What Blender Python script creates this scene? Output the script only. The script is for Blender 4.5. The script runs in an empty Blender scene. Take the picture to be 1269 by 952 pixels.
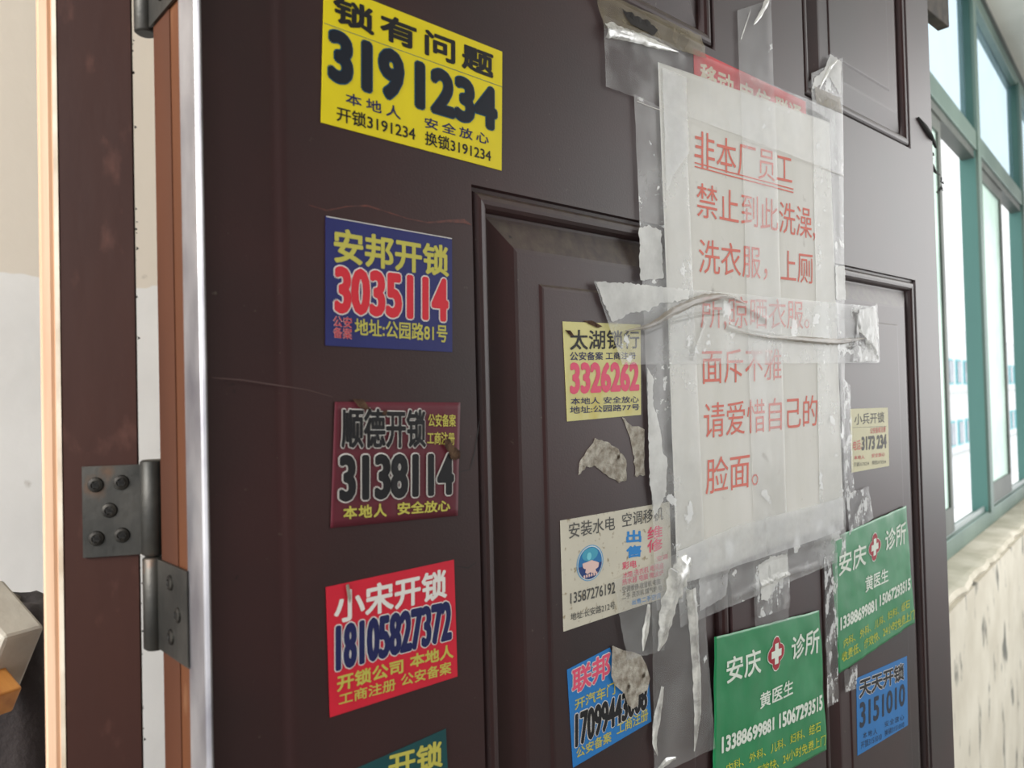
import bpy, bmesh, math, random
from mathutils import Vector, Matrix, noise

S = bpy.context.scene
COL = S.collection
rad, sin, cos = math.radians, math.sin, math.cos
random.seed(7)

# ------------------------------------------------------------------ camera
CZ = 1.45                      # eye height
FPX, CX, CY = 953.0, 634.5, 476.0
PITCH, ROLL = rad(1.1), 0.0249
F0 = Vector((0, cos(PITCH), sin(PITCH)))
R0 = Vector((1, 0, 0)); U0 = Vector((0, -sin(PITCH), cos(PITCH)))
RGT = R0 * cos(ROLL) - U0 * sin(ROLL)
UPV = U0 * cos(ROLL) + R0 * sin(ROLL)
cam_d = bpy.data.cameras.new('camera'); cam = bpy.data.objects.new('camera', cam_d)
COL.objects.link(cam); S.camera = cam
M = Matrix((RGT, UPV, -F0)).transposed().to_4x4(); M.translation = (0, 0, CZ)
cam.matrix_world = M
cam_d.sensor_width = 36; cam_d.sensor_fit = 'HORIZONTAL'; cam_d.lens = 36 * FPX / 1269
cam_d.clip_start = 0.01; cam_d.clip_end = 200
cam_d.dof.use_dof = True; cam_d.dof.focus_distance = 0.48; cam_d.dof.aperture_fstop = 14.0

# ------------------------------------------------------------------ sky, light, exposure
wd = bpy.data.worlds.new('overcast_sky'); S.world = wd; wd.use_nodes = True
bg = wd.node_tree.nodes['Background']
bg.inputs[0].default_value = (0.97, 0.985, 1.0, 1); bg.inputs[1].default_value = 1.55
S.view_settings.view_transform = 'Standard'; S.view_settings.look = 'None'
S.view_settings.gamma = 1; S.view_settings.exposure = 0.0
S.cycles.transparent_max_bounces = 24
WROT0 = math.pi / 2 - rad(40.4)
def wall_pt(s_, y_, z_):              # along the window wall, outwards, up
    a = rad(40.4); return Vector((-.40 * cos(a) + s_ * sin(a) - y_ * cos(a), .40 * sin(a) + s_ * cos(a) + y_ * sin(a), z_))
def area(name, loc, target, sx, sy, power, col):
    l = bpy.data.lights.new(name, 'AREA'); l.shape = 'RECTANGLE'; l.size = sx; l.size_y = sy; l.energy = power; l.color = col
    o = bpy.data.objects.new(name, l); COL.objects.link(o); o.location = loc
    o.rotation_euler = (Vector(target) - Vector(loc)).to_track_quat('-Z', 'Y').to_euler(); return o
area('side_fill_light', wall_pt(2.9, -1.5, 1.9), wall_pt(.9, 0, 1.4), 2.0, 1.5, 40, (1, .99, .97))  # added fill brightening the door's right side; no window is built there
area('left_fill_light', wall_pt(-1.0, -.05, 1.9), wall_pt(.15, .35, 1.4), .6, .6, 25, (1, .97, .93))  # added fill brightening the wall beyond the jamb; no lamp is built there

# ------------------------------------------------------------------ frames of the two planes
DAZ, DH = rad(48.0), 0.28           # door: direction, distance from the eye
DU0 = DH / math.tan(DAZ + rad(21.75))
WAZ, WD = rad(40.4), 0.40           # window wall
def du(az): return Vector((sin(az), cos(az), 0))
def dn(az): return Vector((cos(az), -sin(az), 0))       # towards the eye
DO = -DH * dn(DAZ) + DU0 * du(DAZ)   # door's hinge edge on the floor
WO = -WD * dn(WAZ)
DROT = math.pi / 2 - DAZ; WROT = math.pi / 2 - WAZ
def ray(px, py):
    return (F0 + RGT * ((px - CX) / FPX) - UPV * ((py - CY) / FPX))
def P(px, py, w=0.0):
    """photo point -> (u, v) on the door plane, metres, v from the floor"""
    d = ray(px, py); n = dn(DAZ)
    t = (-(DH - w)) / d.dot(n)
    p = d * t; q = p - DO
    return (q.dot(du(DAZ)), CZ + p.z)
def PW(px, py, D=WD):
    d = ray(px, py); n = dn(WAZ); t = -D / d.dot(n); p = d * t
    return ((p - WO).dot(du(WAZ)), CZ + p.z)

# ------------------------------------------------------------------ materials
def lin(c):
    return tuple(((x / 255) / 12.92 if x <= 10 else (((x / 255) + .055) / 1.055) ** 2.4) for x in c) + (1,)
MATS = {}
def mat(name, rgb, rough=.6, metal=0, spec=.5, var=.0, vscale=30, bump=0, bscale=200, rgb2=None, stretch=(1, 1, 1), coat=0, lo=.35, hi=.65):
    if name in MATS: return MATS[name]
    m = bpy.data.materials.new(name); m.use_nodes = True; MATS[name] = m
    nt = m.node_tree; b = nt.nodes['Principled BSDF']
    b.inputs['Roughness'].default_value = rough; b.inputs['Metallic'].default_value = metal
    b.inputs['Specular IOR Level'].default_value = spec; b.inputs['Coat Weight'].default_value = coat
    tc = nt.nodes.new('ShaderNodeTexCoord'); mp = nt.nodes.new('ShaderNodeMapping'); mp.inputs['Scale'].default_value = stretch
    nt.links.new(tc.outputs['Object'], mp.inputs[0])
    c1 = lin(rgb)
    c2 = lin(rgb2) if rgb2 else tuple(max(0, x * (1 - var)) for x in c1[:3]) + (1,)
    nz = nt.nodes.new('ShaderNodeTexNoise'); nz.inputs['Scale'].default_value = vscale; nz.inputs['Detail'].default_value = 6
    rp = nt.nodes.new('ShaderNodeValToRGB'); rp.color_ramp.elements[0].position = lo; rp.color_ramp.elements[1].position = hi
    rp.color_ramp.elements[0].color = c2; rp.color_ramp.elements[1].color = c1
    nt.links.new(mp.outputs[0], nz.inputs['Vector']); nt.links.new(nz.outputs[0], rp.inputs[0]); nt.links.new(rp.outputs[0], b.inputs['Base Color'])
    if bump:
        n2 = nt.nodes.new('ShaderNodeTexNoise'); n2.inputs['Scale'].default_value = bscale; n2.inputs['Detail'].default_value = 4
        bp = nt.nodes.new('ShaderNodeBump'); bp.inputs['Strength'].default_value = bump; bp.inputs['Distance'].default_value = .001
        nt.links.new(mp.outputs[0], n2.inputs['Vector']); nt.links.new(n2.outputs[0], bp.inputs['Height']); nt.links.new(bp.outputs[0], b.inputs['Normal'])
    return m
def add_noise_layer(m, rgb, scale, lo, hi, stretch=(1, 1, 1), dust=False, detail=8):
    """a second colour laid over the base in patches (or on upward faces, as dust)"""
    nt = m.node_tree; b = nt.nodes['Principled BSDF']; src = b.inputs['Base Color'].links[0].from_socket
    tc = nt.nodes.new('ShaderNodeTexCoord'); mp = nt.nodes.new('ShaderNodeMapping'); mp.inputs['Scale'].default_value = stretch
    nt.links.new(tc.outputs['Object'], mp.inputs[0])
    nz = nt.nodes.new('ShaderNodeTexNoise'); nz.inputs['Scale'].default_value = scale; nz.inputs['Detail'].default_value = detail
    nt.links.new(mp.outputs[0], nz.inputs['Vector'])
    mr = nt.nodes.new('ShaderNodeMapRange'); mr.inputs[1].default_value = lo; mr.inputs[2].default_value = hi
    nt.links.new(nz.outputs[0], mr.inputs[0]); fac = mr.outputs[0]
    if dust:
        g = nt.nodes.new('ShaderNodeNewGeometry'); sx = nt.nodes.new('ShaderNodeSeparateXYZ'); nt.links.new(g.outputs['True Normal'], sx.inputs[0])
        m2 = nt.nodes.new('ShaderNodeMapRange'); m2.inputs[1].default_value = .04; m2.inputs[2].default_value = .3
        nt.links.new(sx.outputs[2], m2.inputs[0])
        mu = nt.nodes.new('ShaderNodeMath'); mu.operation = 'MULTIPLY'; nt.links.new(fac, mu.inputs[0]); nt.links.new(m2.outputs[0], mu.inputs[1]); fac = mu.outputs[0]
    mx = nt.nodes.new('ShaderNodeMix'); mx.data_type = 'RGBA'; nt.links.new(fac, mx.inputs[0]); nt.links.new(src, mx.inputs[6])
    mx.inputs[7].default_value = lin(rgb); nt.links.new(mx.outputs[2], b.inputs['Base Color'])
    return m
def ink(name, rgb, rough=.6): return mat('ink_' + name, rgb, rough, spec=.3)

def tape_mat(name, base, milky, scale=60, lo=.5, hi=.56, rough=.22, rgb=(244, 247, 248), bump=.3, stretch=(1, 1, 1), gloss=.3, patch=0, plo=.62):
    """clear packing tape: see-through film, milky where it has let go of the surface"""
    if name in MATS: return MATS[name]
    m = bpy.data.materials.new(name); m.use_nodes = True; MATS[name] = m
    nt = m.node_tree; b = nt.nodes['Principled BSDF']; out = nt.nodes['Material Output']
    b.inputs['Base Color'].default_value = lin(rgb); b.inputs['Roughness'].default_value = .55; b.inputs['Specular IOR Level'].default_value = .2
    tc = nt.nodes.new('ShaderNodeTexCoord'); mp = nt.nodes.new('ShaderNodeMapping'); mp.inputs['Scale'].default_value = stretch
    nt.links.new(tc.outputs['Object'], mp.inputs[0])
    nz = nt.nodes.new('ShaderNodeTexNoise'); nz.inputs['Scale'].default_value = scale; nz.inputs['Detail'].default_value = 7
    nz.inputs['Roughness'].default_value = .6
    nt.links.new(mp.outputs[0], nz.inputs['Vector'])
    mr = nt.nodes.new('ShaderNodeMapRange'); mr.inputs[1].default_value = lo; mr.inputs[2].default_value = hi
    mr.inputs[3].default_value = base; mr.inputs[4].default_value = milky
    nt.links.new(nz.outputs[0], mr.inputs[0]); fac = mr.outputs[0]
    if patch:
        n3 = nt.nodes.new('ShaderNodeTexNoise'); n3.inputs['Scale'].default_value = scale * 2.2; n3.inputs['Detail'].default_value = 9; n3.inputs['Roughness'].default_value = .62
        nt.links.new(mp.outputs[0], n3.inputs['Vector'])
        m2 = nt.nodes.new('ShaderNodeMapRange'); m2.inputs[1].default_value = plo; m2.inputs[2].default_value = plo + .02; m2.inputs[4].default_value = patch
        nt.links.new(n3.outputs[0], m2.inputs[0])
        mm = nt.nodes.new('ShaderNodeMath'); mm.operation = 'MAXIMUM'; nt.links.new(fac, mm.inputs[0]); nt.links.new(m2.outputs[0], mm.inputs[1]); fac = mm.outputs[0]
    tr = nt.nodes.new('ShaderNodeBsdfTransparent'); mx = nt.nodes.new('ShaderNodeMixShader')
    nt.links.new(fac, mx.inputs[0]); nt.links.new(tr.outputs[0], mx.inputs[1]); nt.links.new(b.outputs[0], mx.inputs[2])
    gl = nt.nodes.new('ShaderNodeBsdfGlossy'); gl.inputs['Roughness'].default_value = rough; gl.inputs['Color'].default_value = (1, 1, 1, 1)
    fr = nt.nodes.new('ShaderNodeFresnel'); fr.inputs[0].default_value = 1.45
    gm = nt.nodes.new('ShaderNodeMath'); gm.operation = 'MULTIPLY'; gm.inputs[1].default_value = gloss; nt.links.new(fr.outputs[0], gm.inputs[0])
    m3 = nt.nodes.new('ShaderNodeMixShader')
    nt.links.new(gm.outputs[0], m3.inputs[0]); nt.links.new(mx.outputs[0], m3.inputs[1]); nt.links.new(gl.outputs[0], m3.inputs[2])
    nt.links.new(m3.outputs[0], out.inputs['Surface'])
    n2 = nt.nodes.new('ShaderNodeTexNoise'); n2.inputs['Scale'].default_value = scale * 1.3; n2.inputs['Detail'].default_value = 3
    bp = nt.nodes.new('ShaderNodeBump'); bp.inputs['Strength'].default_value = bump; bp.inputs['Distance'].default_value = .001
    nt.links.new(mp.outputs[0], n2.inputs['Vector']); nt.links.new(n2.outputs[0], bp.inputs['Height'])
    for n in (b, gl, fr): nt.links.new(bp.outputs[0], n.inputs['Normal'])
    return m

def glass_mat(name, tint, alpha, rough=.1):
    m = bpy.data.materials.new(name); m.use_nodes = True; MATS[name] = m
    nt = m.node_tree; b = nt.nodes['Principled BSDF']; out = nt.nodes['Material Output']
    b.inputs['Base Color'].default_value = lin(tint); b.inputs['Roughness'].default_value = rough
    nz = nt.nodes.new('ShaderNodeTexNoise'); nz.inputs['Scale'].default_value = 5; nz.inputs['Detail'].default_value = 5
    tc = nt.nodes.new('ShaderNodeTexCoord'); nt.links.new(tc.outputs['Object'], nz.inputs['Vector'])
    mr = nt.nodes.new('ShaderNodeMapRange'); mr.inputs[1].default_value = .3; mr.inputs[2].default_value = .7
    mr.inputs[3].default_value = alpha * .75; mr.inputs[4].default_value = min(1, alpha * 1.25); nt.links.new(nz.outputs[0], mr.inputs[0])
    tr = nt.nodes.new('ShaderNodeBsdfTransparent'); tr.inputs[0].default_value = tuple(.5 + .5 * x for x in lin(tint)[:3]) + (1,)
    mx = nt.nodes.new('ShaderNodeMixShader'); nt.links.new(mr.outputs[0], mx.inputs[0]); nt.links.new(tr.outputs[0], mx.inputs[1]); nt.links.new(b.outputs[0], mx.inputs[2])
    nt.links.new(mx.outputs[0], out.inputs['Surface'])
    return m

DOOR = mat('maroon_door_paint', (57, 32, 33), .44, spec=.38, vscale=7, rgb2=(41, 28, 29), bump=.06, bscale=900)
DOOR.node_tree.nodes['Principled BSDF'].inputs['Sheen Weight'].default_value = .03; DOOR.node_tree.nodes['Principled BSDF'].inputs['Sheen Roughness'].default_value = .4
add_noise_layer(DOOR, (78, 68, 56), 160, .25, .7, dust=True)
add_noise_layer(DOOR, (88, 80, 72), 260, .70, .78); add_noise_layer(DOOR, (24, 18, 18), 140, .72, .78)
EDGE = mat('orange_brown_edge_paint', (96, 56, 30), .6, spec=.2, vscale=14, rgb2=(80, 46, 27), stretch=(1, 1, .25), bump=.1, bscale=300)
add_noise_layer(EDGE, (112, 78, 54), 60, .6, .72, stretch=(1, 1, .35))
JAMB = mat('dark_red_jamb_paint', (60, 34, 27), .55, spec=.18, vscale=12, rgb2=(50, 29, 25), stretch=(1, 1, .3), bump=.15, bscale=120)
add_noise_layer(JAMB, (78, 50, 43), 90, .6, .75, stretch=(1, 1, .5))
ALU = mat('aluminium_strip', (206, 205, 208), .34, metal=.8, vscale=26, rgb2=(128, 126, 134), stretch=(1, 1, .5), bump=.25, bscale=90)
PINE = mat('bare_pine', (204, 170, 142), .6, vscale=60, rgb2=(184, 144, 114), stretch=(4, 4, .12))
CREAM = mat('cream_chipped_paint', (205, 196, 180), .6, vscale=50, rgb2=(176, 160, 140))
STEEL = mat('tarnished_hinge_steel', (78, 76, 72), .45, metal=.7, vscale=40, rgb2=(54, 54, 52), bump=.2, bscale=260)
add_noise_layer(STEEL, (104, 70, 44), 45, .6, .75)
SCREW = mat('dark_screw_metal', (62, 60, 56), .4, metal=.8, vscale=300, rgb2=(40, 38, 36))
TEAL = mat('grey_green_window_aluminium', (112, 132, 122), .4, metal=.25, vscale=4, rgb2=(92, 114, 106), stretch=(1, 1, .2))
TEAL2 = mat('teal_window_aluminium', (100, 150, 143), .45, metal=.1, vscale=3, rgb2=(88, 134, 128), stretch=(1, 1, .2))
TEAL3 = mat('dull_green_window_aluminium', (74, 108, 98), .4, metal=.25, vscale=3, rgb2=(62, 94, 88))
OLIVE = mat('dark_grey_sash_aluminium', (96, 100, 94), .45, metal=.2, vscale=5, rgb2=(76, 80, 76))
def wall_mat(name, zline, top, bot, amp=.01):
    m = mat(name, bot, .75, spec=.2, vscale=9, rgb2=tuple(int(c * .96) for c in bot), bump=.3, bscale=60)
    nt = m.node_tree; b = nt.nodes['Principled BSDF']; src = b.inputs['Base Color'].links[0].from_socket
    tc = nt.nodes.new('ShaderNodeTexCoord'); sx = nt.nodes.new('ShaderNodeSeparateXYZ'); nt.links.new(tc.outputs['Object'], sx.inputs[0])
    nz = nt.nodes.new('ShaderNodeTexNoise'); nz.inputs['Scale'].default_value = 25; nt.links.new(tc.outputs['Object'], nz.inputs['Vector'])
    ml = nt.nodes.new('ShaderNodeMath'); ml.operation = 'MULTIPLY_ADD'; ml.inputs[1].default_value = amp * 2; nt.links.new(nz.outputs[0], ml.inputs[0]); nt.links.new(sx.outputs[2], ml.inputs[2])
    mr = nt.nodes.new('ShaderNodeMapRange'); mr.inputs[1].default_value = zline + amp; mr.inputs[2].default_value = zline + amp + .0015
    nt.links.new(ml.outputs[0], mr.inputs[0])
    mx = nt.nodes.new('ShaderNodeMix'); mx.data_type = 'RGBA'; nt.links.new(mr.outputs[0], mx.inputs[0]); nt.links.new(src, mx.inputs[6]); mx.inputs[7].default_value = lin(top)
    nt.links.new(mx.outputs[2], b.inputs['Base Color'])
    add_noise_layer(m, (168, 160, 148), 22, .67, .75)
    return m
PLASTER = mat('stained_plaster', (200, 195, 181), .85, spec=.2, vscale=6, rgb2=(184, 178, 163), bump=.6, bscale=40)
add_noise_layer(PLASTER, (108, 108, 102), 7, .575, .66, stretch=(2.0, 2.0, 1.0))
SILLM = mat('dusty_sill_plaster', (200, 193, 178), .85, vscale=10, rgb2=(172, 166, 148), bump=.8, bscale=45)
CEIL = mat('ceiling_paint', (214, 212, 202), .9, vscale=3, rgb2=(200, 198, 188))
FLOORM = mat('concrete_floor', (150, 145, 138), .8, vscale=5, rgb2=(125, 120, 112))

# ------------------------------------------------------------------ object helpers
def link(name, verts, faces, m, parent=None, loc=None, rot=0.0, smooth=False):
    me = bpy.data.meshes.new(name); me.from_pydata([tuple(v) for v in verts], [], faces); me.update()
    if m: me.materials.append(m)
    if smooth: me.polygons.foreach_set('use_smooth', [True] * len(me.polygons))
    o = bpy.data.objects.new(name, me); COL.objects.link(o)
    if parent: o.parent = parent
    if loc is not None: o.location = loc; o.rotation_euler = (0, 0, rot)
    return o
def from_bm(name, bm, m, parent=None, loc=None, rot=0.0, smooth=False):
    me = bpy.data.meshes.new(name); bm.normal_update(); bm.to_mesh(me); bm.free(); me.materials.append(m)
    if smooth: me.polygons.foreach_set('use_smooth', [True] * len(me.polygons))
    o = bpy.data.objects.new(name, me); COL.objects.link(o)
    if parent: o.parent = parent
    if loc is not None: o.location = loc; o.rotation_euler = (0, 0, rot)
    return o
def empty(name, loc, rot):
    o = bpy.data.objects.new(name, None); COL.objects.link(o); o.location = loc; o.rotation_euler = (0, 0, rot); o.empty_display_size = .05
    return o
def tag(o, label, cat, group=None, kind=None):
    o['label'] = label; o['category'] = cat
    if group: o['group'] = group
    if kind: o['kind'] = kind
    return o
def struct(o): o['kind'] = 'structure'; return o
def bx(bm, x0, x1, y0, y1, z0, z1, bev=0):
    vs = [bm.verts.new((x, y, z)) for x in (x0, x1) for y in (y0, y1) for z in (z0, z1)]
    fs = [(0, 1, 3, 2), (4, 6, 7, 5), (0, 4, 5, 1), (2, 3, 7, 6), (0, 2, 6, 4), (1, 5, 7, 3)]
    nf = [bm.faces.new([vs[i] for i in f]) for f in fs]
    if bev:
        es = list({e for f in nf for e in f.edges})
        bmesh.ops.bevel(bm, geom=es, offset=bev, segments=2, affect='EDGES', profile=.5)
def box(name, m, parent, *a, bev=0, loc=None, rot=0.0):
    bm = bmesh.new(); bx(bm, *a, bev=bev); bmesh.ops.recalc_face_normals(bm, faces=bm.faces)
    return from_bm(name, bm, m, parent, loc, rot)
def prism(name, m, parent, pts, z0, z1, smooth=False, loc=None, rot=0.0):
    """horizontal outline pts (x,y) extruded up"""
    n = len(pts); v = [(x, y, z0) for x, y in pts] + [(x, y, z1) for x, y in pts]
    f = [(i, (i + 1) % n, n + (i + 1) % n, n + i) for i in range(n)] + [tuple(range(n))[::-1], tuple(range(n, 2 * n))]
    bm = bmesh.new(); bv = [bm.verts.new(p) for p in v]
    for q in f: bm.faces.new([bv[i] for i in q])
    bmesh.ops.recalc_face_normals(bm, faces=bm.faces)
    return from_bm(name, bm, m, parent, loc, rot, smooth)

# ------------------------------------------------------------------ window wall, local frame x=along, y=outwards, z=up
HZ = 2.925; SILL = .958
WR = WROT
def wob(name, m, *a, bev=0, parent=None):
    return box(name, m, parent, *a, bev=bev, loc=None if parent else (WO.x, WO.y, 0), rot=WR)
WX0 = .90; WX1 = 7.8
WALLG = wall_mat('two_tone_wall_paint', CZ + .067, (226, 214, 196), (238, 234, 232))
w0 = struct(wob('wall_back', WALLG, .62, WX0, 0, .16, 0, HZ))
w00 = struct(wob('wall_return', WALLG, .62, .70, .16, .36, 0, HZ))
w1 = struct(wob('wall_right', PLASTER, WX0, WX1 + .6, .0, .16, 0, SILL - .03))
# chipped sill slab
bm = bmesh.new(); n = 220; rows = []
for i in range(n + 1):
    x = WX0 + (WX1 - WX0) * i / n
    e = -.002 + .014 * noise.noise((x * 7, 0, 0)) + .008 * noise.noise((x * 31, 3, 0))
    dz = .003 * noise.noise((x * 20, 8, 0))
    rows.append([bm.verts.new(p) for p in ((x, .155, SILL - .03), (x, .155, SILL), (x, .02, SILL + dz * .4), (x, e + .008, SILL - .002 + dz), (x, e, SILL - .012 + dz), (x, e + .012, SILL - .03))])
for a, b in zip(rows, rows[1:]):
    for j in range(6): bm.faces.new([a[j], a[(j + 1) % 6], b[(j + 1) % 6], b[j]])
bmesh.ops.recalc_face_normals(bm, faces=bm.faces)
struct(from_bm('trim_1', bm, SILLM, None, (WO.x, WO.y, 0), WR))
struct(wob('ceiling', CEIL, -1.2, WX1 + .6, -1.5, .16, HZ, HZ + .1))
struct(wob('floor', FLOORM, -2.5, WX1 + .6, -3.0, 1.6, -.1, 0))
struct(wob('wall_front', mat('dim_plaster', (150, 143, 134), .8, vscale=4, rgb2=(128, 122, 114)), -1.2, 1.55, -1.62, -1.5, 0, HZ))  # unseen opposite wall, put in to keep the door's reflections dark

# window
win = struct(empty('window_1', (WO.x, WO.y, 0), WR))
FP = .09
GL_UP = glass_mat('upper_window_glass', (205, 228, 240), .12)
GL_LO = glass_mat('pale_green_frosted_glass', (214, 240, 228), .86, .35)
TZ = CZ + .89; TOPZ = CZ + 1.41
wob('bottom_track', TEAL, WX0, WX1, FP, FP + .05, SILL, SILL + .055, parent=win, bev=.003)
wob('track_rail', mat('worn_track_rail', (170, 178, 176), .35, metal=.5), WX0, WX1, FP + .012, FP + .018, SILL + .055, SILL + .072, parent=win)
wob('transom_bar', TEAL, WX0, WX1, FP - .004, FP + .05, TZ - .05, TZ + .018, parent=win, bev=.003)
wob('transom_bar', OLIVE, WX0, WX1, FP + .004, FP + .045, TZ - .078, TZ - .05, parent=win)
wob('top_frame', TEAL, WX0, WX1, FP, FP + .05, TOPZ - .0, TOPZ + .055, parent=win, bev=.003)
wob('top_frame', OLIVE, WX0, WX1, FP - .01, FP + .06, TOPZ + .055, HZ, parent=win)
for k in range(7):
    xr = .94 + 1.13 * k
    wob('mullion', TEAL2, xr - .06, xr, FP + .001, FP + .052, SILL + .05, TZ - .02, parent=win, bev=.003)
    wob('mullion', TEAL3, xr - .06, xr, FP + .001, FP + .042, TZ - .02, TOPZ, parent=win, bev=.003)
    wob('mullion_cover', TEAL, xr - .058, xr + .002, FP - .008, FP + .002, SILL + .05, TOPZ + .01, parent=win)
    if k == 6: break
    # fixed upper pane
    wob('pane', GL_UP, xr, xr + 1.07, FP + .025, FP + .03, TZ + .015, TOPZ, parent=win)
    # sash pushed to the left half of the bay
    s0, s1 = xr + .004, xr + .56
    sash = wob('sash', OLIVE, s1 - .035, s1, FP + .01, FP + .03, SILL + .06, TZ - .078, parent=win, bev=.002)
    wob('sash_rail', OLIVE, s0 + .03, s1 - .035, FP + .01, FP + .03, SILL + .06, SILL + .135, parent=sash)
    wob('sash_rail', OLIVE, s0 + .03, s1 - .035, FP + .01, FP + .03, TZ - .12, TZ - .078, parent=sash)
    wob('sash_stile', TEAL, s0, s0 + .03, FP + .006, FP + .03, SILL + .06, TZ - .078, parent=sash)
    wob('pane', GL_LO, s0 + .03, s1 - .035, FP + .018, FP + .022, SILL + .135, TZ - .12, parent=sash)

# building across the yard
bl = empty('building', (WO.x, WO.y, 0), WR)
tag(bl, 'white multi-storey building across the yard seen through the window gaps', 'building')
BW = mat('white_facade_paint', (236, 238, 240), .8, vscale=1.5, rgb2=(226, 228, 230))
BWIN = mat('far_window_glass', (150, 160, 170), .2, vscale=2, rgb2=(110, 120, 130))
BTEAL = mat('far_teal_trim', (110, 190, 196), .5)
by0 = 7.0
box('facade_wall', BW, bl, 0, 60, by0, by0 + 5, -4, 4.2)
for zf in (-1.2, 1.6):
    box('floor_band', mat('far_band', (205, 208, 206), .8), bl, 0, 60, by0 - .12, by0, zf - .45, zf - .35)
    for i in range(26):
        x = 14 + i * 1.75
        f = box('window', BTEAL, bl, x, x + 1.1, by0 - .06, by0, zf, zf + 1.15)
        box('pane', BWIN, f, x + .08, x + .92, by0 - .09, by0 - .055, zf + .08, zf + 1.07)

# wall of the room beyond the jamb
LD = .75
wl = -LD * dn(WAZ)
WALLL = wall_mat('left_room_wall_paint', 0, (226, 218, 205), (240, 240, 238), .012)
zl = 0
d_ = ray(28, 343); t_ = -LD / d_.dot(dn(WAZ)); zl = CZ + (d_ * t_).z
WALLL.node_tree.nodes  # paint line height set below
for nd in WALLL.node_tree.nodes:
    if nd.type == 'MAP_RANGE' and abs(nd.inputs[2].default_value - nd.inputs[1].default_value - .0015) < 1e-4:
        nd.inputs[1].default_value = zl + .012; nd.inputs[2].default_value = zl + .0135; break
struct(box('wall_left', WALLL, None, -1.6, .72, 0, .1, 0, HZ, loc=(wl.x, wl.y, 0), rot=WR))

# ------------------------------------------------------------------ door, local frame x=u, y=-w, z=v(height)
DZ0, DZ1 = .02, 2.04
door = struct(empty('door_1', (DO.x, DO.y, 0), DROT))
DW = P(1170, 600)[0] + .001
uL0 = P(590, 476)[0]; uL1 = P(899, 476)[0]
uR0 = P(1003, 300)[0]; uR1 = P(1139, 476)[0]
vt = .5 * (P(588, 237)[1] + P(1133, 343)[1])           # top of the lower panels
vb = P(1042, 141)[1]                                   # bottom of the upper panels
PANELS = [(uL0, uL1, vt - .84, vt), (uR0, uR1, vt - .84, vt), (uL0, uL1, vb, vb + .46), (uR0, uR1, vb, vb + .46)]
PROF = [(0, 0), (.0006, -.0022), (.0022, -.0026), (.0030, -.0014), (.0042, -.0005), (.0060, -.0002), (.0080, -.0005), (.0096, -.0016), (.0106, -.0034), (.0110, -.0052),
        (.0124, -.0054), (.0138, -.0051), (.0270, -.0011), (.0290, -.0009), (.0425, -.0009), (.0436, -.0009), (.0450, -.0001), (.0462, 0)]
# skin with holes
us = sorted([.0, .030, DW] + [p[0] for p in PANELS[:2]] + [p[1] for p in PANELS[:2]])
vs_ = sorted([DZ0, DZ1] + [PANELS[0][2], PANELS[0][3], PANELS[2][2], PANELS[2][3]])
def hole(u, v): return any(a < u < b and c < v < d for a, b, c, d in PANELS)
bm = bmesh.new()
LIP = [(0.0, -.0016), (.0265, -.0016), (.0285, -.0014), (.0300, -.0007), (.0318, -.0001), (.034, 0.0)]
for (a, wa), (b, wb) in zip(LIP, LIP[1:]):
    n = [bm.verts.new(p) for p in ((a, -wa, DZ0), (b, -wb, DZ0), (b, -wb, DZ1), (a, -wa, DZ1))]; f = bm.faces.new(n); f.smooth = True
us2 = [.034] + us[2:]
for a, b in zip(us2, us2[1:]):
    for c, d in zip(vs_, vs_[1:]):
        if hole((a + b) / 2, (c + d) / 2): continue
        bm.faces.new([bm.verts.new(p) for p in ((a, 0, c), (b, 0, c), (b, 0, d), (a, 0, d))])
# rolled free edge and back
for q in (((DW, 0, DZ0), (DW + .0016, .002, DZ0), (DW + .0016, .002, DZ1), (DW, 0, DZ1)),
          ((DW + .0016, .002, DZ0), (DW + .0016, .012, DZ0), (DW + .0016, .012, DZ1), (DW + .0016, .002, DZ1)),
          ((DW + .0016, .012, DZ0), (DW - .012, .012, DZ0), (DW - .012, .012, DZ1), (DW + .0016, .012, DZ1)),
          ((DW - .012, .012, DZ0), (DW - .012, .05, DZ0), (DW - .012, .05, DZ1), (DW - .012, .012, DZ1)),
          ((DW - .012, .05, DZ0), (0, .05, DZ0), (0, .05, DZ1), (DW - .012, .05, DZ1)),
          ((0, 0, DZ1), (DW, 0, DZ1), (DW, .05, DZ1), (0, .05, DZ1)),
          ((0, 0, DZ0), (0, .05, DZ0), (DW, .05, DZ0), (DW, 0, DZ0))):
    bm.faces.new([bm.verts.new(p) for p in q])
bmesh.ops.remove_doubles(bm, verts=bm.verts, dist=1e-6)
from_bm('door_skin', bm, DOOR, door)
for (a, b, c, d) in PANELS:
    bm = bmesh.new(); loops = []
    for (o, w) in PROF:
        loops.append([bm.verts.new(p) for p in ((a + o, -w, c + o), (b - o, -w, c + o), (b - o, -w, d - o), (a + o, -w, d - o))])
    for L0, L1 in zip(loops, loops[1:]):
        for i in range(4): bm.faces.new([L0[i], L0[(i + 1) % 4], L1[(i + 1) % 4], L1[i]])
    bm.faces.new(loops[-1])
    bm.normal_update()
    from_bm('door_panel', bm, DOOR, door)
box('edge_board', EDGE, door, -.0004, .002, .0165, .0480, DZ0, DZ1)
box('edge_board', mat('darker_edge_paint', (78, 45, 29), .6, spec=.2, vscale=20, rgb2=(66, 38, 26), stretch=(1, 1, .3)), door, -.0008, -.0003, .029, .0481, DZ0, DZ1)
alu = prism('edge_strip', ALU, door, [(-.0012, .0175), (-.0014, .0012), (-.0008, .0004), (.0, -.0002), (.0006, -.0002), (.0006, .0), (.0002, .002), (.0002, .0175)], DZ0, DZ1)
alu['label'] = 'worn bare aluminium strip along the hinge edge'
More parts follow.
